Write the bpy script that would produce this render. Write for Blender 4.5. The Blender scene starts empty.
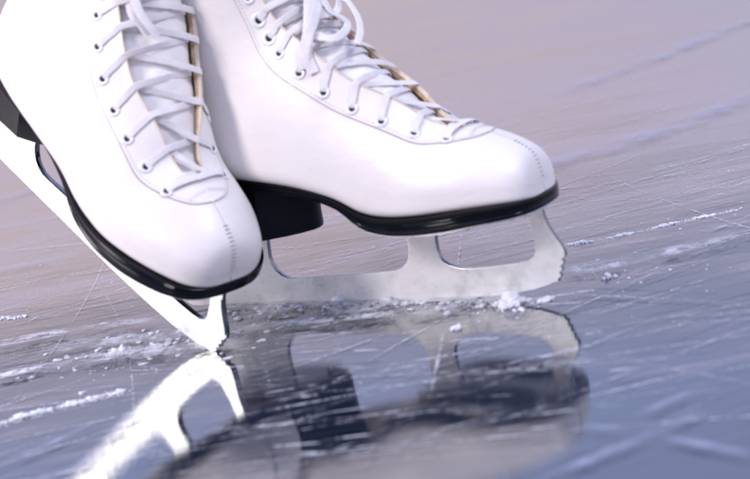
import numpy as np
# ---------- boot surface (centimetres, x = toe, y = left, z = up, origin under the middle blade post) ----------
# sections: bottom (x,z), top (x,z), half width, height of the widest point, exponents upper / lower
SEC = np.array([
 [ 9.16, 5.75,  9.12, 6.20, 0.02, .40, 2.0, 4.0],
 [ 9.13, 5.74,  9.10, 6.90, 1.10, .36, 2.0, 6.0],
 [ 8.92, 5.74,  8.84, 7.78, 1.88, .33, 2.0, 7.0],
 [ 8.42, 5.75,  8.20, 8.36, 2.55, .31, 2.0, 8.0],
 [ 7.55, 5.76,  7.10, 8.90, 3.08, .30, 2.0, 8.0],
 [ 6.40, 5.74,  6.00, 9.28, 3.52, .29, 2.0, 8.0],
 [ 5.00, 5.68,  4.70, 9.62, 3.84, .28, 2.0, 8.0],
 [ 3.30, 5.60,  3.45,10.12, 4.00, .26, 2.0, 8.0],
 [ 1.60, 5.56,  2.20,11.40, 3.92, .24, 2.0, 7.0],
 [ 0.00, 5.80,  1.00,12.65, 3.82, .23, 2.0, 6.0],
 [-1.70, 6.68, -0.10,13.80, 3.80, .22, 2.0, 6.0],
 [-4.20, 7.48, -1.20,15.08, 3.92, .23, 2.05, 6.0],
 [-7.60, 7.98, -2.00,16.05, 3.84, .28, 2.15, 5.0],
 [-10.8, 8.23, -2.50,16.70, 3.40, .38, 2.25, 3.4],
 [-12.3, 9.60, -2.95,17.35, 3.10, .48, 2.3, 2.4],
 [-12.2,12.20, -3.40,18.40, 3.00, .50, 2.3, 2.3],
 [-11.7,16.00, -3.90,20.00, 3.20, .50, 2.3, 2.3],
 [-11.9,22.00, -4.70,23.50, 3.60, .50, 2.3, 2.3]], float)
NS = len(SEC)-1
def pchip(x, y):
    x = np.asarray(x, float); y = np.asarray(y, float)
    h = np.diff(x); d = np.diff(y)/h; m = np.zeros_like(y)
    m[0], m[-1] = d[0], d[-1]
    for i in range(1, len(x)-1):
        if d[i-1]*d[i] > 0:
            w1, w2 = 2*h[i]+h[i-1], h[i]+2*h[i-1]
            m[i] = (w1+w2)/(w1/d[i-1]+w2/d[i])
    def f(q):
        q = np.clip(np.asarray(q, float), x[0], x[-1])
        i = np.clip(np.searchsorted(x, q, side='right')-1, 0, len(x)-2)
        t = (q-x[i])/h[i]; t2, t3 = t*t, t*t*t
        return (2*t3-3*t2+1)*y[i]+(t3-2*t2+t)*h[i]*m[i]+(-2*t3+3*t2)*y[i+1]+(t3-t2)*h[i]*m[i+1]
    return f
def catmull(Y):
    n = len(Y)-1; m = np.empty_like(Y); m[1:-1] = (Y[2:]-Y[:-2])/2; m[0] = Y[1]-Y[0]; m[-1] = Y[-1]-Y[-2]
    def f(q):
        q = np.clip(np.asarray(q, float), 0, n); i = np.minimum(q.astype(int), n-1); t = q-i; t2, t3 = t*t, t*t*t
        return (2*t3-3*t2+1)*Y[i]+(t3-2*t2+t)*m[i]+(-2*t3+3*t2)*Y[i+1]+(t3-t2)*m[i+1]
    return f
SECF = [catmull(SEC[:, k].copy()) for k in range(8)]
PH = np.linspace(0, np.pi, 181)
def section(s):
    xb, zb, xt, zt, w, u, nu, nl = [float(f(s)) for f in SECF]
    c, sn = np.cos(PH), np.sin(PH)
    up = c > 0; n = np.where(up, nu, nl)
    cc = np.abs(c)**(2/n); h = np.where(up, u+(1-u)*cc, u-u*cc)
    y = max(w, .01)*np.abs(sn)**(2/n)
    P = np.stack([xb+(xt-xb)*h, y, zb+(zt-zb)*h], -1)
    L = np.concatenate([[0], np.cumsum(np.linalg.norm(np.diff(P, axis=0), axis=1))])
    return P, L
_cache = {}
SHEAR = 0.0
def sec(s):
    k = round(float(s), 4)
    if k not in _cache: _cache[k] = section(k)
    return _cache[k]
def surf(s, a):
    # a = signed arc distance from the top ridge (positive = +y side)
    P, L = sec(s); q = min(abs(a), L[-1])
    p = np.array([np.interp(q, L, P[:, i]) for i in range(3)])
    if a < 0: p[1] = -p[1]
    t = max(p[2]-8., 0.); p[1] += SHEAR*t*t/(t+2.)
    return p
def normal(s, a, e=.03):
    ds = surf(min(s+e, NS), a)-surf(max(s-e, 0), a); da = surf(s, a+.08)-surf(s, a-.08)
    n = np.cross(da, ds); l = np.linalg.norm(n)
    n = n/l if l > 1e-9 else np.array([1., 0, 0])
    return n
def at(s, a, off=0.):
    return surf(s, a)+normal(s, a)*off
CAM_PITCH, CAM_ROLL, CAM_DIST = 12.0, 10.2, 115.
import math as _m
FAR_O = (1.34, -17.963, 0.0); FAR_R = (0.0, 0.0, _m.radians(-31.91))
NEAR_O = (-14.72, -14.329, 3.977); NEAR_R = (_m.radians(-.75), _m.radians(32.25), _m.radians(-50.48))
import bpy, bmesh, math, random
from mathutils import Vector, Matrix
random.seed(7); rng = np.random.default_rng(11)
scene = bpy.context.scene
COL = scene.collection
CM = 0.01
R = math.radians

# ---------------------------------------------------------------- materials
def mat(name):
    m = bpy.data.materials.new(name); m.use_nodes = True
    nt = m.node_tree; b = nt.nodes['Principled BSDF']
    return m, nt, b
def node(nt, kind, **kw):
    n = nt.nodes.new(kind)
    for k, v in kw.items():
        if k in n.inputs: n.inputs[k].default_value = v
        else: setattr(n, k, v)
    return n
def noise(nt, vec, scale, detail=4, rough=.55, dist=0.):
    n = node(nt, 'ShaderNodeTexNoise', Scale=scale, Detail=detail, Roughness=rough, Distortion=dist)
    nt.links.new(vec, n.inputs['Vector']); return n.outputs['Fac']
def ramp(nt, fac, stops):
    r = node(nt, 'ShaderNodeValToRGB'); e = r.color_ramp.elements
    while len(e) < len(stops): e.new(.5)
    for i, (p, c) in enumerate(stops):
        e[i].position = p; e[i].color = c if len(c) == 4 else (*c, 1)
    nt.links.new(fac, r.inputs[0]); return r.outputs[0]
def g(v): return (v, v, v, 1)
def bump(nt, b, h, strength, dist, prev=None):
    n = node(nt, 'ShaderNodeBump', Strength=strength, Distance=dist)
    nt.links.new(h, n.inputs['Height'])
    if prev is not None: nt.links.new(prev, n.inputs['Normal'])
    nt.links.new(n.outputs[0], b.inputs['Normal']); return n.outputs[0]
def objco(nt): return node(nt, 'ShaderNodeTexCoord').outputs['Object']
def mapped(nt, vec, scale=(1, 1, 1), rot=(0, 0, 0), loc=(0, 0, 0)):
    n = node(nt, 'ShaderNodeMapping'); n.inputs['Scale'].default_value = scale; n.inputs['Rotation'].default_value = rot
    n.inputs['Location'].default_value = loc
    nt.links.new(vec, n.inputs['Vector']); return n.outputs[0]
def math_(nt, op, a, b=None, clamp=False):
    n = node(nt, 'ShaderNodeMath', operation=op, use_clamp=clamp)
    for i, v in enumerate((a, b)):
        if v is None: continue
        if isinstance(v, (int, float)): n.inputs[i].default_value = v
        else: nt.links.new(v, n.inputs[i])
    return n.outputs[0]

def simple(name, col, rough, metal=0., var=.06, vscale=60., bscale=None, bstr=.2, bdist=.0002, coat=0., spec=None):
    m, nt, b = mat(name); co = objco(nt)
    f = noise(nt, co, vscale, 5)
    c = ramp(nt, f, [(.3, tuple(x*(1-var) for x in col)), (.7, tuple(min(1, x*(1+var)) for x in col))])
    nt.links.new(c, b.inputs['Base Color'])
    rr = ramp(nt, noise(nt, co, vscale*2.3, 4), [(.3, g(rough*.85)), (.7, g(min(1, rough*1.2)))])
    nt.links.new(rr, b.inputs['Roughness'])
    b.inputs['Metallic'].default_value = metal
    b.inputs['Coat Weight'].default_value = coat; b.inputs['Coat Roughness'].default_value = .25
    if spec is not None: b.inputs['Specular IOR Level'].default_value = spec
    if bscale: bump(nt, b, noise(nt, co, bscale, 4), bstr, bdist)
    return m

def leather_mat():
    m, nt, b = mat('white_leather'); co = objco(nt)
    c = ramp(nt, noise(nt, co, 22, 6), [(.25, (.74, .70, .695)), (.55, (.785, .755, .745)), (.8, (.81, .78, .765))])
    # faint scuffs
    sc = ramp(nt, noise(nt, mapped(nt, co, (30, 90, 60), (0, .3, .4)), 3.2, 8, .7), [(.60, g(0)), (.74, g(1))])
    mx = node(nt, 'ShaderNodeMix', data_type='RGBA'); nt.links.new(math_(nt, 'MULTIPLY', sc, .30), mx.inputs['Factor'])
    nt.links.new(c, mx.inputs['A']); mx.inputs['B'].default_value = (.60, .57, .60, 1)
    nt.links.new(mx.outputs['Result'], b.inputs['Base Color'])
    rr = ramp(nt, noise(nt, co, 70, 5), [(.3, g(.30)), (.7, g(.44))]); nt.links.new(rr, b.inputs['Roughness'])
    vo = node(nt, 'ShaderNodeTexVoronoi', Scale=900.); nt.links.new(co, vo.inputs['Vector'])
    n1 = bump(nt, b, vo.outputs['Distance'], .10, .0002)
    n2 = bump(nt, b, noise(nt, mapped(nt, co, (1, .45, 1)), 75, 4, .6), .22, .0016, n1)
    n3 = bump(nt, b, noise(nt, mapped(nt, co, (1, .5, 1.6), (0, R(35), 0)), 26, 3, .6, .4), .15, .004, n2)
    bump(nt, b, noise(nt, co, 11, 2), .22, .006, n3)
    return m
def lace_mat():
    m, nt, b = mat('lace_cotton')
    uv = node(nt, 'ShaderNodeUVMap'); co = uv.outputs[0]
    w = node(nt, 'ShaderNodeTexWave', Scale=26., Distortion=.6, bands_direction='DIAGONAL'); nt.links.new(co, w.inputs['Vector'])
    c = ramp(nt, noise(nt, objco(nt), 130, 4), [(.3, (.72, .69, .71)), (.7, (.82, .795, .81))]); nt.links.new(c, b.inputs['Base Color'])
    b.inputs['Roughness'].default_value = .75
    n1 = bump(nt, b, w.outputs['Fac'], .35, .0004); bump(nt, b, noise(nt, objco(nt), 700, 2), .3, .0003, n1)
    return m
def blade_mat():
    m, nt, b = mat('satin_steel'); co = objco(nt)
    brushed = noise(nt, mapped(nt, co, (1, 1, 14)), 90, 6, .7)
    c = ramp(nt, brushed, [(.3, (.84, .86, .86)), (.7, (.92, .93, .92))])
    st = ramp(nt, noise(nt, co, 48, 9, .72), [(.50, g(0)), (.68, g(1))])
    mx = node(nt, 'ShaderNodeMix', data_type='RGBA'); nt.links.new(math_(nt, 'MULTIPLY', st, .55), mx.inputs['Factor'])
    nt.links.new(c, mx.inputs['A']); mx.inputs['B'].default_value = (.50, .53, .54, 1)
    nt.links.new(mx.outputs['Result'], b.inputs['Base Color'])
    b.inputs['Metallic'].default_value = .5
    rr = ramp(nt, noise(nt, co, 140, 6), [(.3, g(.24)), (.75, g(.44))]); nt.links.new(rr, b.inputs['Roughness'])
    n1 = bump(nt, b, brushed, .08, .0003); bump(nt, b, noise(nt, co, 420, 3), .12, .0002, n1)
    return m
def snow_mat(name='snow', col=(.80, .83, .92)):
    m, nt, b = mat(name); co = objco(nt)
    c = ramp(nt, noise(nt, co, 300, 5), [(.3, tuple(x*.9 for x in col)), (.7, col)]); nt.links.new(c, b.inputs['Base Color'])
    b.inputs['Roughness'].default_value = .6; b.inputs['Subsurface Weight'].default_value = .25
    b.inputs['Subsurface Radius'].default_value = (.003, .004, .005); b.inputs['Subsurface Scale'].default_value = .6
    n1 = bump(nt, b, noise(nt, co, 900, 4), .7, .0008)
    return m
def scratch_mat(name, col, lo, hi, amount, nscale=220.):
    m, nt, b = mat(name); co = objco(nt)
    uv = node(nt, 'ShaderNodeUVMap').outputs[0]; sx = node(nt, 'ShaderNodeSeparateXYZ'); nt.links.new(uv, sx.inputs[0])
    e = math_(nt, 'ABSOLUTE', math_(nt, 'SUBTRACT', math_(nt, 'MULTIPLY', sx.outputs[1], 2), 1))
    fall = math_(nt, 'SUBTRACT', 1, math_(nt, 'POWER', e, 2.), True)
    ends = math_(nt, 'MULTIPLY', math_(nt, 'MULTIPLY', sx.outputs[0], math_(nt, 'SUBTRACT', 1, sx.outputs[0])), 6., True)
    n1 = ramp(nt, noise(nt, co, nscale, 5, .65), [(lo, g(0)), (hi, g(1))])
    n2 = ramp(nt, noise(nt, co, 26, 3), [(.36, g(.1)), (.62, g(1))])
    a = math_(nt, 'MULTIPLY', math_(nt, 'MULTIPLY', math_(nt, 'MULTIPLY', fall, n1), n2), math_(nt, 'MULTIPLY', ends, amount))
    nt.links.new(a, b.inputs['Alpha'])
    b.inputs['Base Color'].default_value = (*col, 1); b.inputs['Roughness'].default_value = .55
    bump(nt, b, noise(nt, co, 700, 4), .6, .0006)
    return m
def ice_mat():
    m, nt, b = mat('rink_ice'); co = objco(nt)
    sx = node(nt, 'ShaderNodeSeparateXYZ'); nt.links.new(co, sx.inputs[0])
    big = noise(nt, mapped(nt, co, (1, 1.6, 1), (0, 0, R(-20))), 3.2, 5, .6, .3)
    streak = noise(nt, mapped(nt, co, (4, 46, 1), (0, 0, R(-8))), 2.2, 7, .68)
    streak2 = noise(nt, mapped(nt, co, (3, 60, 1), (0, 0, R(24))), 2.6, 7, .68)
    grain = noise(nt, co, 420, 4, .7)
    # the area worn to frost begins behind the skates
    far = node(nt, 'ShaderNodeMapRange', interpolation_type='SMOOTHSTEP'); nt.links.new(sx.outputs[1], far.inputs[0])
    far.inputs[1].default_value = -.34; far.inputs[2].default_value = .30
    fr = math_(nt, 'ADD', math_(nt, 'MULTIPLY', big, .55), math_(nt, 'ADD', math_(nt, 'MULTIPLY', streak, .5), math_(nt, 'MULTIPLY', streak2, .4)))
    fr = math_(nt, 'ADD', fr, math_(nt, 'MULTIPLY', far.outputs[0], .32))
    fr = math_(nt, 'ADD', fr, math_(nt, 'MULTIPLY', math_(nt, 'SUBTRACT', noise(nt, mapped(nt, co, (1, 2.2, 1), (0, 0, R(-15))), 7, 7, .68), .5), .75))
    frost = ramp(nt, fr, [(.74, g(0)), (.97, g(.42)), (1.1, g(.62))])
    frost = math_(nt, 'MULTIPLY', frost, ramp(nt, grain, [(.30, g(.25)), (.66, g(1))]), True)
    deep = ramp(nt, noise(nt, mapped(nt, co, (1, 2, 1)), 5, 4), [(.3, (.006, .010, .022)), (.7, (.016, .022, .042))])
    mx = node(nt, 'ShaderNodeMix', data_type='RGBA'); nt.links.new(frost, mx.inputs['Factor'])
    nt.links.new(deep, mx.inputs['A']); mx.inputs['B'].default_value = (.56, .425, .395, 1)
    nt.links.new(mx.outputs['Result'], b.inputs['Base Color'])
    rr = node(nt, 'ShaderNodeMapRange'); nt.links.new(math_(nt, 'MULTIPLY', math_(nt, 'POWER', frost, 1.5), 1.4), rr.inputs[0]); rr.inputs[2].default_value = .5; rr.inputs[3].default_value = .012; rr.inputs[4].default_value = .34
    nt.links.new(rr.outputs[0], b.inputs['Roughness'])
    b.inputs['IOR'].default_value = ICE_IOR
    n1 = bump(nt, b, streak, .03, .0005)
    n2 = bump(nt, b, streak2, .03, .0005, n1)
    n3 = bump(nt, b, noise(nt, co, 40, 3), .03, .0006, n2)
    bump(nt, b, noise(nt, mapped(nt, co, (26, 160, 1), (0, 0, R(-14))), 1.6, 5, .7), .06, .0004, n3)
    return m
ICE_IOR = 2.9

# ---------------------------------------------------------------- mesh helpers (input in centimetres)
def finish(name, verts, faces, mats, parent=None, fmat=None, uvs=None, sharp=40, scale=CM, smooth=True):
    me = bpy.data.meshes.new(name)
    me.from_pydata([tuple(float(c)*scale for c in v) for v in verts], [], faces)
    for m in (mats if isinstance(mats, (list, tuple)) else [mats]): me.materials.append(m)
    if fmat is not None: me.polygons.foreach_set('material_index', fmat)
    if uvs is not None:
        l = me.uv_layers.new(name='UVMap')
        idx = np.empty(len(me.loops), dtype=np.int32); me.loops.foreach_get('vertex_index', idx)
        l.data.foreach_set('uv', np.asarray(uvs, dtype=np.float32)[idx].ravel())
    me.validate()
    if smooth:
        me.polygons.foreach_set('use_smooth', [True]*len(me.polygons)); me.set_sharp_from_angle(angle=R(sharp))
    me.update()
    o = bpy.data.objects.new(name, me); COL.objects.link(o)
    if parent: o.parent = parent
    return o
def fix_normals(o):
    bm = bmesh.new(); bm.from_mesh(o.data); bmesh.ops.remove_doubles(bm, verts=bm.verts, dist=1e-6)
    bmesh.ops.dissolve_degenerate(bm, dist=1e-7, edges=bm.edges)
    bmesh.ops.recalc_face_normals(bm, faces=bm.faces); bm.to_mesh(o.data); bm.free(); return o
class MB:
    def __init__(s): s.v = []; s.f = []; s.m = []; s.uv = []
    def add(s, V, F, mi=0, uv=None):
        n = len(s.v); s.v += [tuple(p) for p in V]; s.f += [tuple(i+n for i in f) for f in F]; s.m += [mi]*len(F)
        s.uv += list(uv) if uv is not None else [(0, 0)]*len(V)
    def build(s, name, mats, parent=None, **k):
        return finish(name, s.v, s.f, mats, parent, fmat=s.m, uvs=s.uv, **k)
def grid_faces(nr, nc, flip=False, wrap=False):
    F = []
    for i in range(nr-1):
        for j in range(nc if wrap else nc-1):
            j2 = (j+1) % nc
            q = (i*nc+j, i*nc+j2, (i+1)*nc+j2, (i+1)*nc+j)
            F.append(q[::-1] if flip else q)
    return F
def smooth_path(P, n):
    P = np.asarray(P, float)
    d = np.concatenate([[0], np.cumsum(np.linalg.norm(np.diff(P, axis=0), axis=1)**.5)])
    k = len(P); m = np.empty_like(P)
    for i in range(k):
        a, b = max(i-1, 0), min(i+1, k-1); m[i] = (P[b]-P[a])/(d[b]-d[a])
    out = []
    for q in np.linspace(0, d[-1], n):
        i = min(max(np.searchsorted(d, q, side='right')-1, 0), k-2); h = d[i+1]-d[i]; t = (q-d[i])/h
        out.append((2*t**3-3*t**2+1)*P[i]+(t**3-2*t**2+t)*h*m[i]+(-2*t**3+3*t**2)*P[i+1]+(t**3-t**2)*h*m[i+1])
    return np.array(out)
def ribbon(mb, P, N, width, thick, n=26, mi=0, taper=None):
    Q = smooth_path(P, n); NN = smooth_path(N, n)
    T = np.gradient(Q, axis=0); T /= np.linalg.norm(T, axis=1)[:, None]
    S = np.cross(T, NN); S /= np.linalg.norm(S, axis=1)[:, None]; U = np.cross(S, T)
    L = np.concatenate([[0], np.cumsum(np.linalg.norm(np.diff(Q, axis=0), axis=1))])
    K = 12; ph = np.linspace(0, 2*np.pi, K, endpoint=False)
    cx = np.sign(np.cos(ph))*np.abs(np.cos(ph))**.75*.5; cz = np.sign(np.sin(ph))*np.abs(np.sin(ph))**.35*.5
    V = []; uv = []
    for i in range(n):
        wv = width*(1+.05*math.sin(i*1.7+len(mb.v))) * (taper(i/(n-1)) if taper else 1)
        for j in range(K):
            V.append(Q[i]+S[i]*wv*cx[j]+U[i]*thick*cz[j]); uv.append((L[i]*.5, cx[j]*width*.5))
    F = grid_faces(n, K, wrap=True) + [tuple(range(K))[::-1], tuple((n-1)*K+j for j in range(K))]
    mb.add(V, F, mi, uv)
def tube(mb, P, r, K=6, n=None, mi=0):
    Q = smooth_path(P, n or len(P)) if n else np.asarray(P, float)
    T = np.gradient(Q, axis=0); T /= np.linalg.norm(T, axis=1)[:, None]
    ref = np.array([0, 0, 1.]) if abs(T[0][2]) < .9 else np.array([1., 0, 0])
    V = []
    for q, t in zip(Q, T):
        s = np.cross(t, ref); s /= np.linalg.norm(s); u = np.cross(s, t)
        for j in range(K):
            a = 2*math.pi*j/K; V.append(q+(s*math.cos(a)+u*math.sin(a))*r)
    k = len(Q)
    mb.add(V, grid_faces(k, K, wrap=True)+[tuple(range(K))[::-1], tuple((k-1)*K+j for j in range(K))], mi)
def lathe(mb, C, Nrm, prof, K=20, mi=0):
    # prof: (radius, height) pairs along the axis Nrm
    a = np.cross(Nrm, [0.3, .9, .1]); a /= np.linalg.norm(a); b = np.cross(Nrm, a)
    V = []
    for r, h in prof:
        for j in range(K):
            t = 2*math.pi*j/K; V.append(C+Nrm*h+(a*math.cos(t)+b*math.sin(t))*r)
    F = grid_faces(len(prof), K, wrap=True); k = len(prof)-1
    F.append(tuple(k*K+j for j in range(K)))
    mb.add(V, F, mi)

M = dict(leather=leather_mat(), lace=lace_mat(), steel=blade_mat(),
    lining=simple('tan_lining', (.40, .285, .18), .75, var=.45, vscale=190, bscale=500, bstr=.5),
    edge=simple('cream_leather_edge', (.62, .52, .40), .7, var=.15, vscale=200, bscale=600),
    tongue=simple('tongue_leather', (.86, .835, .825), .45, var=.03, vscale=40, bscale=60, bstr=.3, bdist=.002),
    sole=simple('black_sole_edge', (.003, .004, .007), .13, var=.3, vscale=90, bscale=260, bstr=.06, bdist=.0002, spec=.22),
    heel=simple('black_heel', (.005, .006, .010), .36, var=.3, vscale=70, bscale=200, bstr=.06, bdist=.0002, spec=.2),
    eyelet=simple('enamelled_eyelet', (.76, .77, .79), .25, metal=.12, var=.06, vscale=300),
    hole=simple('eyelet_hole', (.006, .008, .020), .7, var=.2),
    thread=simple('seam_thread', (.40, .33, .34), .8, var=.2, vscale=300),
    chrome=simple('polished_chrome', (.26, .275, .30), .12, metal=1., var=.06, vscale=120),
    screw=simple('screw_steel', (.66, .67, .69), .25, metal=.9, var=.05),
    snow=snow_mat())

# ---------------------------------------------------------------- the skate (local frame, centimetres)
gap = pchip([5.65, 5.75, 6.0, 7.0, 8.35, 9.6, 11.1, 12.3, 14, 17], [0, .28, .50, .82, 1.5, 2.15, 2.50, 2.55, 2.6, 2.8])
seam = pchip([4.50, 4.56, 4.7, 5.0, 5.5, 6.2, 7.1, 8.5, 9.8, 10.9, 12.1, 13.3, 15, 17], [0, .42, .88, 1.35, 1.85, 2.35, 2.80, 3.45, 4.05, 4.45, 4.65, 4.45, 4.1, 4.1])
EYE_S = [5.85, 7.15, 8.3, 9.45, 10.5, 11.4, 12.5]
EYE_A = [1.88, 2.25, 2.95, 3.45, 3.80, 3.85, 3.72]
HOOK_S = [13.5, 14.5, 15.4]; HOOK_A = [3.5, 3.4, 3.35]

def edge_curl(s, d): return .20*math.exp(-d/.42)*min(max((s-6.0)/2, 0), 1)
def tongue_off(s, a):
    gw = max(float(gap(s)), .3); u = min(abs(a)/gw, 1.3)
    return -.30-.18*(gw/2.5)**1.5*max(0., 1-u*u)+.06*max(0., 1-u)
def shell(mb, S, lo, hi, off_out, off_in, nc, side, mi_out, mi_in, mi_rim, rim_hi=False, curl=None):
    VO, VI = [], []
    for s in S:
        L = sec(s)[1][-1]; a0 = max(lo(s), 0.); a1 = min(hi(s, L), L)
        for j in range(nc):
            a = a0+(a1-a0)*(j/(nc-1))**(1.3 if nc > 40 else 1.)
            n = normal(s, side*a) if a > 0.01 else normal(s, 0)
            p = surf(s, side*a)
            c = curl(s, a-a0) if curl else 0
            VO.append(p+n*(off_out+c)); VI.append(p+n*(off_in+c))
    nr = len(S); fl = side > 0
    mb.add(VO, grid_faces(nr, nc, flip=fl), mi_out)
    mb.add(VI, grid_faces(nr, nc, flip=not fl), mi_in)
    open_rows = [i for i in range(nr) if lo(S[i]) > .004]
    V = []; F = []
    for i in range(nr):
        a, b = np.array(VO[i*nc]), np.array(VI[i*nc]); m = (a+b)/2
        V += [a, b]
    for i in range(nr-1):
        if lo(S[i+1]) > .004: F.append((2*i, 2*i+1, 2*i+3, 2*i+2) if fl else (2*i, 2*i+2, 2*i+3, 2*i+1))
    mb.add(V, F, mi_rim)
    if rim_hi:
        V = []; F = []
        for i in range(nr): V += [VO[i*nc+nc-1], VI[i*nc+nc-1]]
        for i in range(nr-1): F.append((2*i, 2*i+2, 2*i+3, 2*i+1) if fl else (2*i, 2*i+1, 2*i+3, 2*i+2))
        mb.add(V, F, mi_out)
    # top rim
    i = nr-1; V = [VO[i*nc+j] for j in range(nc)]+[VI[i*nc+j] for j in range(nc)]
    mb.add(V, [(j, j+1, nc+j+1, nc+j) for j in range(nc-1)], mi_out)

def sole_top(x): return float(SOLE_T(x))
SOLE_T = pchip([-13, -7.5, -4, -2.6, -1.5, -.5, .4, 2, 4.5, 7, 9.4], [8.30, 8.05, 7.55, 7.15, 6.75, 6.20, 5.80, 5.62, 5.72, 5.85, 5.80])
SOLE_H = pchip([-13, -5, -2.5, -1.4, -.2, 1.2, 4.5, 7, 9.4], [.60, .58, .50, .52, .78, .86, .95, .85, .72])
OUT = [(9.22, 0), (9.18, .9), (8.98, 1.85), (8.5, 2.65), (7.7, 3.25), (6.5, 3.72), (5, 3.98), (3.2, 4.05), (1, 3.85), (-1.5, 3.5), (-4, 3.2), (-7.5, 3.05), (-10.3, 2.8), (-11.7, 2.3), (-12.5, 1.3), (-12.75, 0)]
def sole_ring(profile):
    ctrl = smooth_path(np.array([(x, y, 0) for x, y in OUT]), 70); ctrl[0, 1] = 0; ctrl[-1, 1] = 0
    rows = []
    T = np.gradient(ctrl, axis=0); T[0] = (0, 1, 0); T[-1] = (0, -1, 0)
    nrm = np.stack([T[:, 1], -T[:, 0], 0*T[:, 0]], -1); nrm /= np.linalg.norm(nrm, axis=1)[:, None]
    for off, fz in profile:
        half = []
        for p, n in zip(ctrl, nrm):
            x, y = p[0]+n[0]*off, max(p[1]+n[1]*off, 0.)
            half.append((x, y, sole_top(p[0])-SOLE_H(p[0])*fz))
        half[0] = (half[0][0], 0, half[0][2]); half[-1] = (half[-1][0], 0, half[-1][2])
        rows.append(half+[(x, -y, z) for x, y, z in half[-2:0:-1]])
    return rows, len(ctrl)
def cap_faces(base, nh, ring, up):
    F = []
    for i in range(nh-1):
        a, b = base+i, base+i+1
        c = base+(ring-i-1) % ring; d = base+(ring-i) % ring
        if i == 0: f = (a, b, c)
        elif i == nh-2: f = (a, b, d)
        else: f = (a, b, c, d)
        F.append(f if up else f[::-1])
    return F

def blade_mesh(name, parent):
    outer = [(-8.5, 5.4), (-12.9, 5.4), (-13.0, 3.5), (-13.4, 2.6), (-14.2, 1.8), (-15.3, 1.45), (-15.7, 1.1), (-15.5, .65), (-14.8, .26), (-13.3, .06), (-11.8, .0), (-6, -.0), (0, 0), (2.96, .09), (5.84, .29), (7.75, .58), (8.5, .79),
        (8.95, .95), (9.14, .96), (9.15, 1.10), (9.30, 1.20), (9.34, 1.30), (9.24, 1.42), (9.42, 1.53), (9.47, 1.64), (9.37, 1.78), (9.55, 1.89), (9.60, 2.0), (9.50, 2.14), (9.69, 2.27), (9.75, 2.38), (9.72, 2.62),
        (9.6, 2.91), (9.3, 3.41), (9.03, 3.95), (8.86, 4.45), (8.80, 5.1),
        (7.92, 5.1), (8.03, 4.3), (8.16, 3.65), (8.18, 3.05), (8.15, 2.64), (7.99, 2.33), (7.64, 2.11), (6.95, 1.99), (6.13, 1.92), (5.15, 1.84), (4.25, 1.81), (3.65, 1.82), (3.25, 1.90), (2.8, 2.06), (2.5, 2.27), (2.33, 2.58), (2.25, 2.96), (2.25, 3.4), (2.31, 4.0), (2.47, 4.72),
        (.54, 4.72), (.62, 4.0), (.62, 3.55), (.58, 3.05), (.46, 2.58), (.24, 2.22), (-.10, 1.98), (-.6, 1.83), (-1.6, 1.77), (-4.6, 1.70), (-7.1, 1.62), (-7.7, 1.64), (-8.1, 1.82), (-8.45, 2.13), (-8.66, 2.55), (-8.74, 2.95), (-8.70, 3.6)]
    # refine the smooth runs
    crv = bpy.data.curves.new(name, 'CURVE'); crv.dimensions = '2D'; crv.fill_mode = 'BOTH'
    crv.extrude = .155*CM; crv.bevel_depth = .025*CM; crv.bevel_resolution = 1
    sp = crv.splines.new('POLY'); sp.points.add(len(outer)-1)
    for p, (x, z) in zip(sp.points, outer): p.co = (x*CM, z*CM, 0, 1)
    sp.use_cyclic_u = True
    tmp = bpy.data.objects.new(name, crv); COL.objects.link(tmp)
    dg = bpy.context.evaluated_depsgraph_get()
    me = bpy.data.meshes.new_from_object(tmp.evaluated_get(dg)); me.name = name
    bpy.data.objects.remove(tmp); bpy.data.curves.remove(crv)
    me.transform(Matrix.Rotation(R(90), 4, 'X'))
    me.materials.clear(); me.materials.append(M['steel']); me.materials.append(M['chrome'])
    for p in me.polygons: p.material_index = 0 if abs(p.normal.y) > .8 else 1
    me.polygons.foreach_set('use_smooth', [True]*len(me.polygons)); me.set_sharp_from_angle(angle=R(28))
    o = bpy.data.objects.new(name, me); COL.objects.link(o); o.parent = parent
    return o

def plate(name, parent, pts, z_of, th, m):
    n = len(pts); V = [(x, y, z_of(x)) for x, y in pts]+[(x, y, z_of(x)-th) for x, y in pts]
    F = [tuple(range(n)), tuple(range(2*n-1, n-1, -1))]+[(i, (i+1) % n, n+(i+1) % n, n+i) for i in range(n)]
    o = fix_normals(finish(name, V, F, m, parent, sharp=30)); return o

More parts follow.
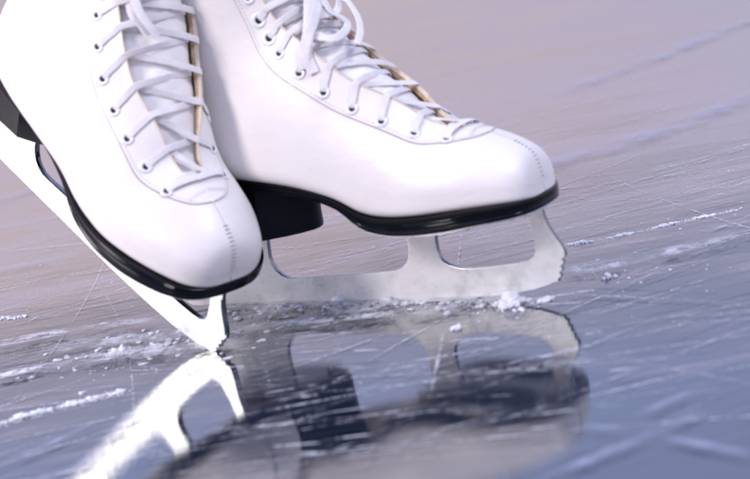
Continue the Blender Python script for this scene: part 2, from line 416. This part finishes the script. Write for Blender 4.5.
def make_skate(label, loc, rot, shear, side_seed, laces_extra, heel_z):
    global SHEAR
    SHEAR = shear; _cache.clear()
    rs = random.Random(side_seed)
    root = bpy.data.objects.new('ice_skate', None); COL.objects.link(root); root.empty_display_size = .02
    root.location = [c*CM for c in loc]; root.rotation_euler = rot
    root['label'] = label; root['category'] = 'ice skate'; root['group'] = 'pair of white figure skates'
    # ---- upper
    S = np.concatenate([np.linspace(0, .5, 10)[:-1], np.linspace(.5, 5.62, 62)[:-1], np.linspace(5.62, 6.1, 16)[:-1], np.linspace(6.1, NS, 110)])
    mb = MB()
    for sd in (-1, 1):
        shell(mb, S, lambda s: float(gap(s))+(.03 if s > 5.66 else 0) if s > 5.65 else 0., lambda s, L: L, 0., -.30, 64, sd, 0, 1, 1, curl=edge_curl)
    mb.build('boot_upper', [M['leather'], M['lining']], root, sharp=50)
    # ---- facing (the stitched overlay that carries the eyelets)
    S2 = np.concatenate([4.50+np.linspace(0, 1, 26)[:-1]**2*.8, np.linspace(5.3, 5.62, 9)[:-1], np.linspace(5.62, 6.1, 18)[:-1], np.linspace(6.1, NS, 100)])
    mb = MB()
    curl = edge_curl
    for sd in (-1, 1):
        shell(mb, S2, lambda s: float(gap(s)) if s > 5.65 else 0., lambda s, L: float(seam(s)), .06, -.12, 22, sd, 0, 1, 1, rim_hi=True, curl=curl)
    fc = mb.build('facing', [M['leather'], M['edge']], root, sharp=50)
    mb = MB()
    for sd in (-1, 1):
        tube(mb, [at(s, sd*(gap(s)+.03), .05+edge_curl(s, 0)) for s in np.linspace(5.72, 16.95, 150)], .045, 6)
    mb.build('edge_binding', M['edge'], fc)
    # facing seam: brown edge tube paints thread and contact shadow, plus a second row
    mb = MB()
    for sd in (-1, 1):
        for inset, rr in ((-.03, .022), (.16, .013)):
            P = [at(s, sd*max(seam(s)-inset, 0), .02 if inset < 0 else .08) for s in np.concatenate([4.51+np.linspace(0, 1, 16)[:-1]**2*.8, np.linspace(5.31, 16.9, 110)])]
            if inset < 0: tube(mb, P, rr, 5)
            else:
                Q = smooth_path(P, 420)
                for i in range(4, 410, 4): tube(mb, Q[i:i+3], rr, 4)
    mb.build('facing_stitching', M['thread'], fc)
    # ---- centre seam over the toe
    mb = MB()
    tube(mb, [at(s, 0, -.004) for s in np.linspace(3.0, 4.52, 40)], .018, 5)
    ridge = np.array([surf(s, 0) for s in np.linspace(.4, 3.3, 200)]); L = np.concatenate([[0], np.cumsum(np.linalg.norm(np.diff(ridge, axis=0), axis=1))])
    for q in np.linspace(.15, L[-1], 12):
        s = float(np.interp(q, L, np.linspace(.4, 3.3, 200)))
        a = .17; P = [at(s, -a, -.01), at(s, -a*.5, .016), at(s, 0, .022), at(s, a*.5, .016), at(s, a, -.01)]; tube(mb, P, .026, 5)
    for sd in (-1, 1):     # short tacking stitches in front of the throat
        for k in range(7):
            a = sd*(.12+.16*k); tube(mb, [at(5.05-.02*k, a, .07), at(5.14-.02*k, a, .09), at(5.24-.02*k, a, .07)], .008, 5)
    mb.build('toe_seam', M['thread'], root)
    # ---- tongue
    mb = MB(); V = []; V2 = []
    St = np.linspace(5.5, 17, 90); nc = 33
    for s in St:
        gw = float(gap(s))+.9
        for j in range(nc):
            a = gw*(2*j/(nc-1)-1); u = a/gw
            o = tongue_off(s, a)+.045*math.sin(s*4.3+a*1.1)*(1-u*u)+.02*math.sin(s*9.7-a*2.1)
            n = normal(s, a); p = surf(s, a); V.append(p+n*o); V2.append(p+n*(o-.3))
    k = len(St)
    mb.add(V, grid_faces(k, nc, flip=True)); mb.add(V2, grid_faces(k, nc))
    tg = mb.build('tongue', M['tongue'], root, sharp=180)
    # ---- eyelets and hooks
    for sd in (-1, 1):
        for s, a in zip(EYE_S+HOOK_S, EYE_A+HOOK_A):
            k = .98 if s < 13 else 1.2
            mb = MB(); n = normal(s, sd*a); c = surf(s, sd*a)+n*(.075+edge_curl(s, a-float(gap(s))))
            lathe(mb, c, n, [(.36*k, -.02), (.36*k, .025), (.33*k, .055), (.28*k, .07), (.22*k, .065), (.165*k, .02), (.16*k, -.0)], 22, 0)
            mb.f.pop(); mb.m.pop()
            lathe(mb, c, n, [(.175*k, .008), (.1, .008), (.02, .008)], 18, 1)
            e = mb.build('eyelet', [M['eyelet'], M['hole']], root)
    # ---- laces
    mb = MB(); W, TH = .38, .04
    allS = EYE_S+HOOK_S; allA = EYE_A+HOOK_A
    def strand(i, sd, over):
        s0, a0 = allS[i], allA[i]; s1 = allS[i+1]; ds = s1-s0
        frac = (1.12 if sd > 0 else .16)+rs.uniform(-.07, .07)
        ge0 = float(gap(s0+.12*ds)); se = s0+frac*ds+.04; ge1 = float(gap(se))
        jit = rs.uniform(-.05, .05)
        K = [(s0, sd*a0, .02, 0), (s0+.02, sd*(a0-.16), .15, 0), (s0+.06*ds, sd*(a0-.45), .16, 0), (s0+.11*ds, sd*(ge0+.35), .16, 0), (s0+.14*ds, sd*(ge0+.06), .15, 0)]
        K = [(s, a, o+edge_curl(s, max(abs(a)-float(gap(s)), 0)), q) for s, a, o, q in K]
        E0, E1 = at(s0+.14*ds, sd*(ge0-.03), .11+edge_curl(s0+.14*ds, 0)), at(se, -sd*(ge1-.06), -.10)
        sm, am = (s0+.14*ds+se)/2, sd*(ge0-ge1)/2; nm = normal(sm, am)
        rise = max(float((at(sm, am, tongue_off(sm, am)+(.17 if over else .08))-(E0+E1)/2)@nm), .05)+jit*.4
        P = [at(s, a, o) for s, a, o, _ in K]; N = [normal(s, a) for s, a, o, _ in K]
        for t in (.1, .25, .4, .5, .6, .75, .9):
            P.append(E0+(E1-E0)*t+nm*rise*(1-abs(2*t-1)**2.4)); q = normal(s0+.14*ds+(se-s0-.14*ds)*t, sd*ge0+(-sd*ge1-sd*ge0)*t); N.append(q*.5+nm*.5)
        K = [(se, -sd*(ge1+.02), -.24, 0), (se+.03, -sd*(ge1+.45), -.36, 0)]
        P += [at(s, a, o) for s, a, o, _ in K]; N += [normal(s, a) for s, a, o, _ in K]
        if rs.random() < .6:      # a slight twist of the flat lace
            tw = rs.uniform(-.5, .5)
            T = np.gradient(np.array(P), axis=0)
            for q in range(5, 10):
                t = T[q]/np.linalg.norm(T[q]); N[q] = N[q]*math.cos(tw)+np.cross(t, N[q])*math.sin(tw)
        ribbon(mb, P, N, W, TH, 40)
    for i in range(len(allS)-1):
        strand(i, 1, i % 2 == 1); strand(i, -1, i % 2 == 0)
    # bottom bar
    s0, a0 = EYE_S[0], EYE_A[0]
    K = [(s0, -a0, .02), (s0, -a0+.2, .2)]+[(s0-.1*(1-abs(t)), a0*.8*t, .24) for t in (-.8, -.4, 0, .4, .8)]+[(s0, a0-.2, .2), (s0, a0, .02)]
    ribbon(mb, [at(*k) for k in K], [normal(k[0], k[1]) for k in K], W*1.05, TH*1.2, 40)
    lc = mb.build('lace', M['lace'], root, sharp=60)
    for nm, K, nn, w in laces_extra:
        P = [at(*k) for k in K]; N = [normal(k[0], k[1]) for k in K]
        if nn == 'side': N = [n+np.array([.6, -.9, 0]) for n in N]
        N = [n+np.array([rs.uniform(-.25, .25) for _ in range(3)]) for n in N]
        mb = MB(); ribbon(mb, P, N, w, .06, 60)
        mb.build(nm, M['lace'], root, sharp=60)
    # ---- sole
    prof = [(-.7, .02), (-.02, .0), (.05, .04), (.06, .24), (.0, .29), (.0, .33), (.055, .38), (.05, .60), (.0, .65), (.0, .69), (.04, .74), (.02, .95), (-.05, 1.), (-.8, 1.)]
    rows, nh = sole_ring(prof); ring = len(rows[0]); V = [p for r in rows for p in r]
    F = grid_faces(len(rows), ring, wrap=True)+cap_faces(0, nh, ring, True)+cap_faces((len(rows)-1)*ring, nh, ring, False)
    fix_normals(finish('sole', V, F, M['sole'], root, sharp=50))
    # ---- heel block with its tongue-shaped breast
    plan = [(-4.95, 0), (-5.05, .5), (-5.45, 1.15), (-6.05, 1.8), (-6.75, 2.3), (-7.2, 2.62), (-9.0, 2.66), (-10.6, 2.4), (-11.6, 1.9), (-12.2, 1.0), (-12.4, 0)]
    hp = plan+[(x, -y) for x, y in plan[-2:0:-1]]
    V = []
    lv = [(0., 1.05, .15), (.35, 1.02, .05), (.7, 1.0, 0.), (.96, 1.0, 0.), (1., .97, 0.)]
    for t, sc, dx in lv:
        for x, y in hp:
            zt = sole_top(x)-SOLE_H(x)+.10; zb = heel_z
            V.append((-8.6+(x+8.6)*(1+(sc-1)*.6)+dx, y*sc, zt+(zb-zt)*t))
    n = len(hp)
    fix_normals(finish('heel_block', V, grid_faces(len(lv), n, wrap=True)+[tuple(range(n)), tuple(range((len(lv)-1)*n, len(lv)*n))], M['heel'], root, sharp=32))
    # ---- blade, mounting plates, screws
    blade_mesh('blade', root)
    fp = [(8.95, 0), (8.9, .5), (8.6, 1.0), (7.6, 1.1), (6.6, .55), (4.8, .5), (3.4, .6), (2.8, 1.3), (1.4, 1.5), (.2, 1.2), (-.3, .6), (-.4, 0)]
    zb = lambda x: sole_top(x)-float(SOLE_H(x))+.015
    plate('front_plate', root, fp+[(x, -y) for x, y in fp[-2:0:-1]], zb, .24, M['steel'])
    rows, nh = sole_ring([(-.10, 1.03)]); pts = [p for p in rows[0] if p[0] > -.6]; k = [i for i in range(len(pts)-1) if abs(pts[i+1][1]-pts[i][1]) > 3]
    if k: pts = pts[k[0]+1:]+pts[:k[0]+1]
    mb = MB(); tube(mb, pts, .055, 8); mb.build('sole_edge_line', M['steel'], root, sharp=180)  # pale line along the lower front edge of the sole
    rp = [(-6.6, 0), (-6.8, .8), (-7.5, 1.6), (-8.5, 2.0), (-10.5, 2.0), (-11.5, 1.5), (-12., .7), (-12.1, 0)]
    plate('rear_plate', root, rp+[(x, -y) for x, y in rp[-2:0:-1]], lambda x: heel_z-.01, .10, M['steel'])
    for x, y in ((8.1, 2.3), (6.1, 3.35), (2.6, .9), (8.1, .7)):
        for sd in (-1, 1):
            mb = MB(); lathe(mb, np.array([x, sd*y, zb(x)-(.22 if y < 1.5 else -.02)]), np.array([0, 0, -1.]), [(.36, 0), (.36, .06), (.30, .16), (.16, .21), (.01, .215)], 16)
            mb.build('screw', M['screw'], root)
    return root

far_bow = [
 ('lace_end', [(14.6, -.2, .5), (14.05, -.4, .42), (13.5, -.7, .40), (12.3, -1.5, .46), (11.7, -2.3, .44), (11.4, -2.9, .36), (10.95, -3.35, .22)], None, .62),
 ('lace_end', [(14.5, .5, .55), (13.9, .3, .5), (13.0, -.5, .55), (12.15, -1.3, .60), (11.8, -2.1, .56), (11.55, -2.8, .46), (11.25, -3.5, .30)], None, .60),
 ('lace_loop', [(14.3, .7, .6), (13.75, .4, .55), (13.0, -.1, .6), (11.95, -.3, .6), (11.45, 0., .62), (11.1, 0., .6), (10.9, -.7, .5), (11.0, -1.3, .45), (11.4, -1.7, .36), (11.8, -2.0, .24)], None, .46),
 ('lace_loop', [(13.6, 1.3, .9), (12.6, 1.2, 1.0), (12.1, 1.1, 1.05), (11.1, .5, 1.0), (10.55, -.2, .95), (10.3, -.8, .8)], 'side', .42),
 ('lace_loop', [(14.0, .9, .4), (13.0, .8, .7), (12.4, .6, .8), (11.9, .1, .62), (12.1, -.7, .4), (12.5, -1.2, .3)], None, .44)]
near_bow = [
 ('lace_end', [(13.9, -2.0, .3), (12.95, -1.9, .26), (12.45, -1.8, .26), (11.7, -1.6, .26), (11.1, -1.2, .22), (10.7, -.8, .16)], None, .48),
 ('lace_end', [(14.0, -2.3, .2), (13.05, -2.15, .16), (12.6, -2.1, .14), (11.85, -2.0, .12), (11.3, -1.6, .08), (10.85, -1.3, .04)], None, .44)]
far_skate = make_skate('white skate standing flat on its whole blade behind the tilted one, black heel showing', FAR_O, FAR_R, 0., 3, far_bow, 4.5)
near_skate = make_skate('white skate in front tipped onto its toe pick with the heel lifted', NEAR_O, NEAR_R, .35, 8, near_bow, 5.2)

# ---------------------------------------------------------------- ice, scratches, snow (world centimetres)
def structure(o): o['kind'] = 'structure'; return o
def stuff(o): o['kind'] = 'stuff'; return o
structure(finish('ice', [(-1500, -600, 0), (1500, -600, 0), (1500, 3000, 0), (-1500, 3000, 0)], [(0, 1, 2, 3)], ice_mat(), smooth=False))

ZI = [0]
def strip(mb, P, w, n=40, z=.012):
    Q = smooth_path([(x, y, 0) for x, y in P], n); T = np.gradient(Q, axis=0); T /= np.linalg.norm(T, axis=1)[:, None]
    S = np.stack([-T[:, 1], T[:, 0], 0*T[:, 0]], -1); ZI[0] += 1; zz = z+.00025*ZI[0]
    V = []; uv = []
    for i in range(n):
        for j in range(3):
            q = Q[i]+S[i]*w*(j/2-.5); V.append((q[0], q[1], zz)); uv.append((i/(n-1), j/2))
    mb.add(V, grid_faces(n, 3, flip=True), 0, uv)
def arc(x, y, ang, L, bend):
    P = []
    for t in np.linspace(-.5, .5, 5):
        a = ang; nx, ny = -math.sin(a), math.cos(a)
        P.append((x+math.cos(a)*L*t+nx*bend*L*t*t*4*.25, y+math.sin(a)*L*t+ny*bend*L*t*t))
    return P
mb = MB()
rs = random.Random(21)
for i in range(330):      # fine scratches
    near = rs.random() < .85
    x = rs.uniform(-40, 40) if near else rs.uniform(-120, 110); y = rs.uniform(-45, 10) if near else 10+rs.random()**1.6*160
    ang = R(rs.choice([rs.gauss(8, 6), rs.gauss(-22, 8), rs.gauss(28, 9), rs.uniform(-90, 90) if rs.random() < .35 else rs.gauss(4, 5)]))
    L = rs.uniform(8, 50)*(1 if near else 2.2); w = rs.choice([.05, .08, .1, .16])*(1 if near else 2.5)
    strip(mb, arc(x, y, ang, L, rs.uniform(-.15, .15)), w, 24)
for P, w in [([(-22.6, -12.4), (-16.7, -12.6), (-9.2, -14.9)], .14), ([(-21.8, -17), (-15.8, -15.4), (-9.6, -17.4)], .16), ([(-23.6, -6.7), (-19.6, -8.5), (-14.7, -8.6)], .12),
             ([(-8.3, -15.0), (-3.2, -18.3), (2.2, -20.4)], .12), ([(9, -22.1), (13.1, -26.2), (17, -30.2)], .14), ([(5.58, -1.9), (4.43, -12.5)], .15), ([(2.7, -24.9), (1.15, -36.2)], .26), ([(4.4, -13), (2.8, -24)], .10),
             ([(-8.7, -20.2), (-3.2, -21.9), (4.1, -23.5)], .12), ([(10.1, -17), (12.1, -16.6), (13, -17.9)], .2)]:
    strip(mb, P, w, 40)
stuff(mb.build('fine_scratches', scratch_mat('scratch_frost', (.72, .72, .82), .40, .62, .95), scale=CM, smooth=False))
mb = MB()
fx, fy = math.cos(FAR_R[2]), math.sin(FAR_R[2])
strip(mb, [(FAR_O[0]+fx*t+fy*.12, FAR_O[1]+fy*t-fx*.12) for t in (-16, -10, -4, 2, 8)], .55, 60, .1)  # painted dark contact line where the flat blade meets the ice
for i in range(120):
    near = rs.random() < .7
    x = rs.uniform(-40, 40) if near else rs.uniform(-100, 90); y = rs.uniform(-45, 0) if near else rs.uniform(0, 110)
    ang = R(rs.choice([rs.gauss(10, 6), rs.gauss(-24, 8), rs.gauss(28, 9)])); strip(mb, arc(x, y, ang, rs.uniform(10, 60), rs.uniform(-.12, .12)), rs.uniform(.05, .12), 24, .2)
for P in [[(-28, -11.5), (-16, -12.2), (-9, -15.6)], [(-26, -15.5), (-14, -14.6), (-9, -17)], [(9, -21.6), (13.5, -26), (18, -30.5)], [(-24, -9), (-14, -10.6), (-9, -13)]]: strip(mb, P, .13, 40, .2)
stuff(mb.build('grooves_and_contact_line', scratch_mat('groove_contact_dark', (.012, .018, .04), .24, .45, .9), smooth=False))
mb = MB()
for P, w in [([(8, 11), (13.8, 14.7), (20.9, 18.4), (31.5, 27.3), (50, 46)], 4.6), ([(18, 48), (30, 60), (50, 84)], 4.), ([(6.5, -43.3), (9.6, -46.7), (12.5, -50.8)], .8), ([(5, -49), (8.1, -47.1), (12, -44.6)], .9),
              ([(-50, 20), (-30, 12), (-16, 14)], 1.6),
             ([(-17.5, -39), (-14.7, -37.2), (-13.2, -31.6), (-12, -29)], .6), ([(-22, -38), (-17, -33.5), (-14.5, -30.6)], .6), ([(9, -44), (11.7, -42.3), (13.5, -42.8)], .7)]:
    strip(mb, P, w, 60, .10)
for i in range(5):
    x = rs.uniform(-90, 90); y = 15+rs.random()**1.4*170; strip(mb, arc(x, y, R(rs.gauss(16, 12)), rs.uniform(20, 90), rs.uniform(-.1, .1)), rs.uniform(.6, 3.5), 40, .10)
stuff(mb.build('frost_bands', scratch_mat('band_frost', (.42, .44, .62), .30, .62, .55, 60.), smooth=False))

mb = MB()
for P, w in [([(-20, -15), (-15, -15.4), (-8.6, -18.2)], 3.2), ([(-18, -18.6), (-14, -19), (-9.2, -20.4)], 2.6), ([(-10, -12.6), (-4, -16.0), (2, -19.0), (8, -22.6)], 1.9), ([(-9, -13.6), (-3, -17.6), (4.5, -21.6), (8, -24)], 2.2),
             ([(-9, -17.6), (-3, -19.6), (4.5, -22.4)], 1.6), ([(-26, -11.5), (-18, -11.4), (-11, -13.4)], 2.0), ([(9, -18), (13, -18.5), (20, -17)], 2.2), ([(-26, -20), (-18, -18.6), (-12, -20)], 1.6), ([(-13, -16), (-10.5, -19), (-8, -22)], 2.4)]:
    strip(mb, P, w, 60, .16)
strip(mb, [(FAR_O[0]+fx*t+fy*.45, FAR_O[1]+fy*t-fx*.45) for t in (-14, -8, -3, 3, 8)], .9, 60, .17)
for i in range(90):
    strip(mb, arc(rs.uniform(-14, 10), rs.uniform(-44, -20), R(rs.gauss(-12, 16)), rs.uniform(.8, 4), rs.uniform(-.1, .1)), rs.uniform(.06, .22), 12, .18)
stuff(mb.build('snow_dusting', scratch_mat('powder_snow', (.82, .83, .90), .40, .56, 1., 150.), smooth=False))
ICO = None
def ico():
    global ICO
    if ICO is None:
        bm = bmesh.new(); bmesh.ops.create_icosphere(bm, subdivisions=2, radius=1.); bm.verts.ensure_lookup_table()
        ICO = (np.array([v.co[:] for v in bm.verts]), [tuple(v.index for v in f.verts) for f in bm.faces]); bm.free()
    return ICO
def lump(mb, x, y, r, rs, flat=.6, zoff=.0):
    V, F = ico(); k = np.array([rs.uniform(1.5, 3.5) for _ in range(3)]); ph = np.array([rs.uniform(0, 6) for _ in range(3)])
    d = 1+.22*np.sin(V@np.array([k[0], k[1], k[2]])+ph[0])+.16*np.sin(V[:, 0]*4.3+ph[1])*np.cos(V[:, 2]*3.7+ph[2])+np.array([rs.uniform(-.26, .26) for _ in range(len(V))])
    sc = np.array([rs.uniform(.7, 1.7), rs.uniform(.7, 1.2), flat*rs.uniform(.6, 1.2)]); az = rs.uniform(0, 3.14)
    P = V*d[:, None]*sc*r; P[:, 2] += r*flat*.35+zoff
    ca, sa = math.cos(az), math.sin(az); P = np.stack([P[:, 0]*ca-P[:, 1]*sa, P[:, 0]*sa+P[:, 1]*ca, P[:, 2]], -1)
    mb.add(P+np.array([x, y, 0]), F)
def clump(label, x, y, r, n, seed, name='snow_clump', group='snow lumps scraped up round the blades'):
    rs = random.Random(seed); mb = MB()
    for i in range(n):
        a = rs.uniform(0, 6.28); d = r*rs.random()**.7
        q = r*(.55-.35*d/r)*rs.uniform(.6, 1.2); lump(mb, d*math.cos(a)*1.2, d*math.sin(a), q, rs, .95, max(0, (r-d)*.25*rs.random()))
    for i in range(n*2):
        a = rs.uniform(0, 6.28); d = r*rs.uniform(.7, 1.9); lump(mb, d*math.cos(a)*1.4, d*math.sin(a), r*rs.uniform(.04, .13), rs, .7)
    o = mb.build(name, M['snow'], sharp=180); o.location = (x*CM, y*CM, 0)
    o['label'] = label; o['category'] = 'snow lump'; o['group'] = group
    return o
clump('largest snow lump, below the front post of the flat skate', 6.3, -22.4, .78, 16, 1)
clump('rounded snow lump against the blade edge, left of the largest lump', 4.5, -19.6, .55, 8, 2)
clump('snow lump under the middle of the flat blade', .05, -17.7, .6, 9, 3)
clump('low snow lump under the rear half of the flat blade', -2.6, -15.6, .62, 11, 4)
clump('small snow lump out on the reflecting ice, nearest the bottom of the photo', 3.3, -25.2, .36, 7, 5)
clump('flat snow heap left of the lifted toe pick', -14.9, -17.7, .6, 14, 6)
clump('snow lump on the open ice right of the toe pick', 12.0, -20.6, .36, 8, 7)
def ridge(label, P, w, n, seed):
    rs = random.Random(seed); mb = MB(); Q = smooth_path([(x, y, 0) for x, y in P], 200); c = Q[100]
    for i in range(n):
        q = Q[rs.randrange(200)]-c
        for _ in range(2): lump(mb, q[0]+rs.gauss(0, w*1.2), q[1]+rs.gauss(0, w*.9), w*rs.uniform(.04, .13), rs, .5)
        t = rs.gauss(0, .8); s = w*rs.uniform(.12, .85)*math.exp(-t*t*.8)*(.55+.45*math.sin(q[0]*2.3+q[1]*1.1+seed)+.2*rs.random())
        s = abs(s)
        lump(mb, q[0]+rs.gauss(0, w*.5), q[1]+t*w*.9, max(s, w*.07), rs, .5)
    o = mb.build('snow_ridge', M['snow'], sharp=180); o.location = (c[0]*CM, c[1]*CM, 0)
    o['label'] = label; o['category'] = 'snow ridge'; o['group'] = 'ridges of scraped snow on the ice'
ridge('thick white snow ridge at the left, in front of the tipped skate', [(-21, -28.1), (-18.8, -26.9), (-17.1, -26.4), (-15.4, -25.9), (-14.0, -25.7)], .36, 190, 11)
ridge('long thin snow ridge running right from the flat skate toe', [(10.6, -11.1), (13, -11.4), (16, -10.9), (18.5, -10.4), (21.7, -9.9)], .25, 240, 12)
ridge('short snow ridge at the far left edge', [(-26, -3.0), (-24.2, -3.3), (-23.3, -3.9), (-22.4, -4.1)], .28, 60, 13)
mb = MB(); rs = random.Random(5)
ex, ey = math.cos(FAR_R[2]), math.sin(FAR_R[2])
for i in range(330):      # crumbs along the flat blade
    t = rs.uniform(-11.5, 8.5)
    if t < -1 and rs.random() < .45: continue
    bx, by = FAR_O[0]+ex*t, FAR_O[1]+ey*t
    d = rs.choice([abs(rs.gauss(.1, .25)), abs(rs.gauss(0, 1.3))])+.22; lump(mb, bx+ey*d, by-ex*d, rs.choice([.025, .03, .04, .05, .08, .14, .21]), rs, .6)
for i in range(260):      # crumbs round the toe pick and to its left
    x = -12+rs.gauss(0, 3.4); y = -17.6+rs.gauss(0, 2.2); lump(mb, x, y, rs.choice([.02, .025, .03, .04, .06, .13, .18]), rs, .35)
for i in range(170):
    lump(mb, rs.uniform(-32, 30), rs.uniform(-32, 12), rs.choice([.02, .03, .04, .05]), rs, .5)
for i in range(70):
    lump(mb, 12+rs.gauss(0, 4), -18+rs.gauss(0, 4), rs.choice([.02, .03, .04, .07]), rs, .5)
stuff(mb.build('snow_crumbs', M['snow'], sharp=180))

# ---------------------------------------------------------------- world, lamps, camera
w = bpy.data.worlds.new('World'); scene.world = w; w.use_nodes = True; nt = w.node_tree
bg = nt.nodes['Background']
tc = node(nt, 'ShaderNodeTexCoord'); sx = node(nt, 'ShaderNodeSeparateXYZ'); nt.links.new(tc.outputs['Generated'], sx.inputs[0])
mr = node(nt, 'ShaderNodeMapRange'); nt.links.new(sx.outputs[2], mr.inputs[0]); mr.inputs[1].default_value = 0; mr.inputs[2].default_value = 1
c = ramp(nt, mr.outputs[0], [(0, (.66, .54, .52)), (.13, (.82, .63, .57)), (.20, (.78, .65, .68)), (.31, (.48, .58, .98)), (.7, (.44, .53, .92)), (1, (.68, .70, .92))])
az = node(nt, 'ShaderNodeMapRange', interpolation_type='SMOOTHSTEP'); nt.links.new(sx.outputs[0], az.inputs[0]); az.inputs[1].default_value = -.06; az.inputs[2].default_value = .26; az.inputs[4].default_value = .55
wm = node(nt, 'ShaderNodeMix', data_type='RGBA'); nt.links.new(az.outputs[0], wm.inputs['Factor']); nt.links.new(c, wm.inputs['A']); wm.inputs['B'].default_value = (.47, .54, .86, 1)
nt.links.new(wm.outputs['Result'], bg.inputs['Color']); bg.inputs['Strength'].default_value = 1.06
def lamp(name, loc, target, size, power, col):
    l = bpy.data.lights.new(name, 'AREA'); l.shape = 'DISK'; l.size = size; l.energy = power; l.color = col
    o = bpy.data.objects.new(name, l); COL.objects.link(o); o.location = loc
    o.rotation_euler = (Vector(target)-Vector(loc)).to_track_quat('-Z', 'Y').to_euler()
    return o
lamp('key_lamp', (-2.0, -1.8, 1.75), (0, -.05, .06), .8, 58, (1., .90, .865))
lamp('side_lamp', (-3.6, .75, 1.05), (-.1, -.15, .05), 1.5, 54, (1., .94, .92))
lamp('ceiling_lamp', (1.6, -.9, 2.2), (0, 0, .05), .6, 22, (1., .95, .92))
cam = bpy.data.cameras.new('camera'); co = bpy.data.objects.new('camera', cam); COL.objects.link(co)
pt, rl = R(CAM_PITCH), R(CAM_ROLL)
fw = Vector((0, math.cos(pt), -math.sin(pt))); rt = Vector((1, 0, 0)); up = rt.cross(fw)
Rv = math.cos(rl)*rt-math.sin(rl)*up; Uv = math.sin(rl)*rt+math.cos(rl)*up
co.matrix_world = Matrix.Translation(-fw*CAM_DIST*CM) @ Matrix((Rv, Uv, -fw)).transposed().to_4x4()
cam.lens = 85; cam.sensor_width = 36; cam.clip_start = .02; cam.clip_end = 200
cam.dof.use_dof = True; cam.dof.focus_distance = 1.10; cam.dof.aperture_fstop = 10.5
scene.camera = co
vs = scene.view_settings; vs.view_transform = 'Standard'; vs.look = 'None'; vs.exposure = .20; vs.gamma = 1.
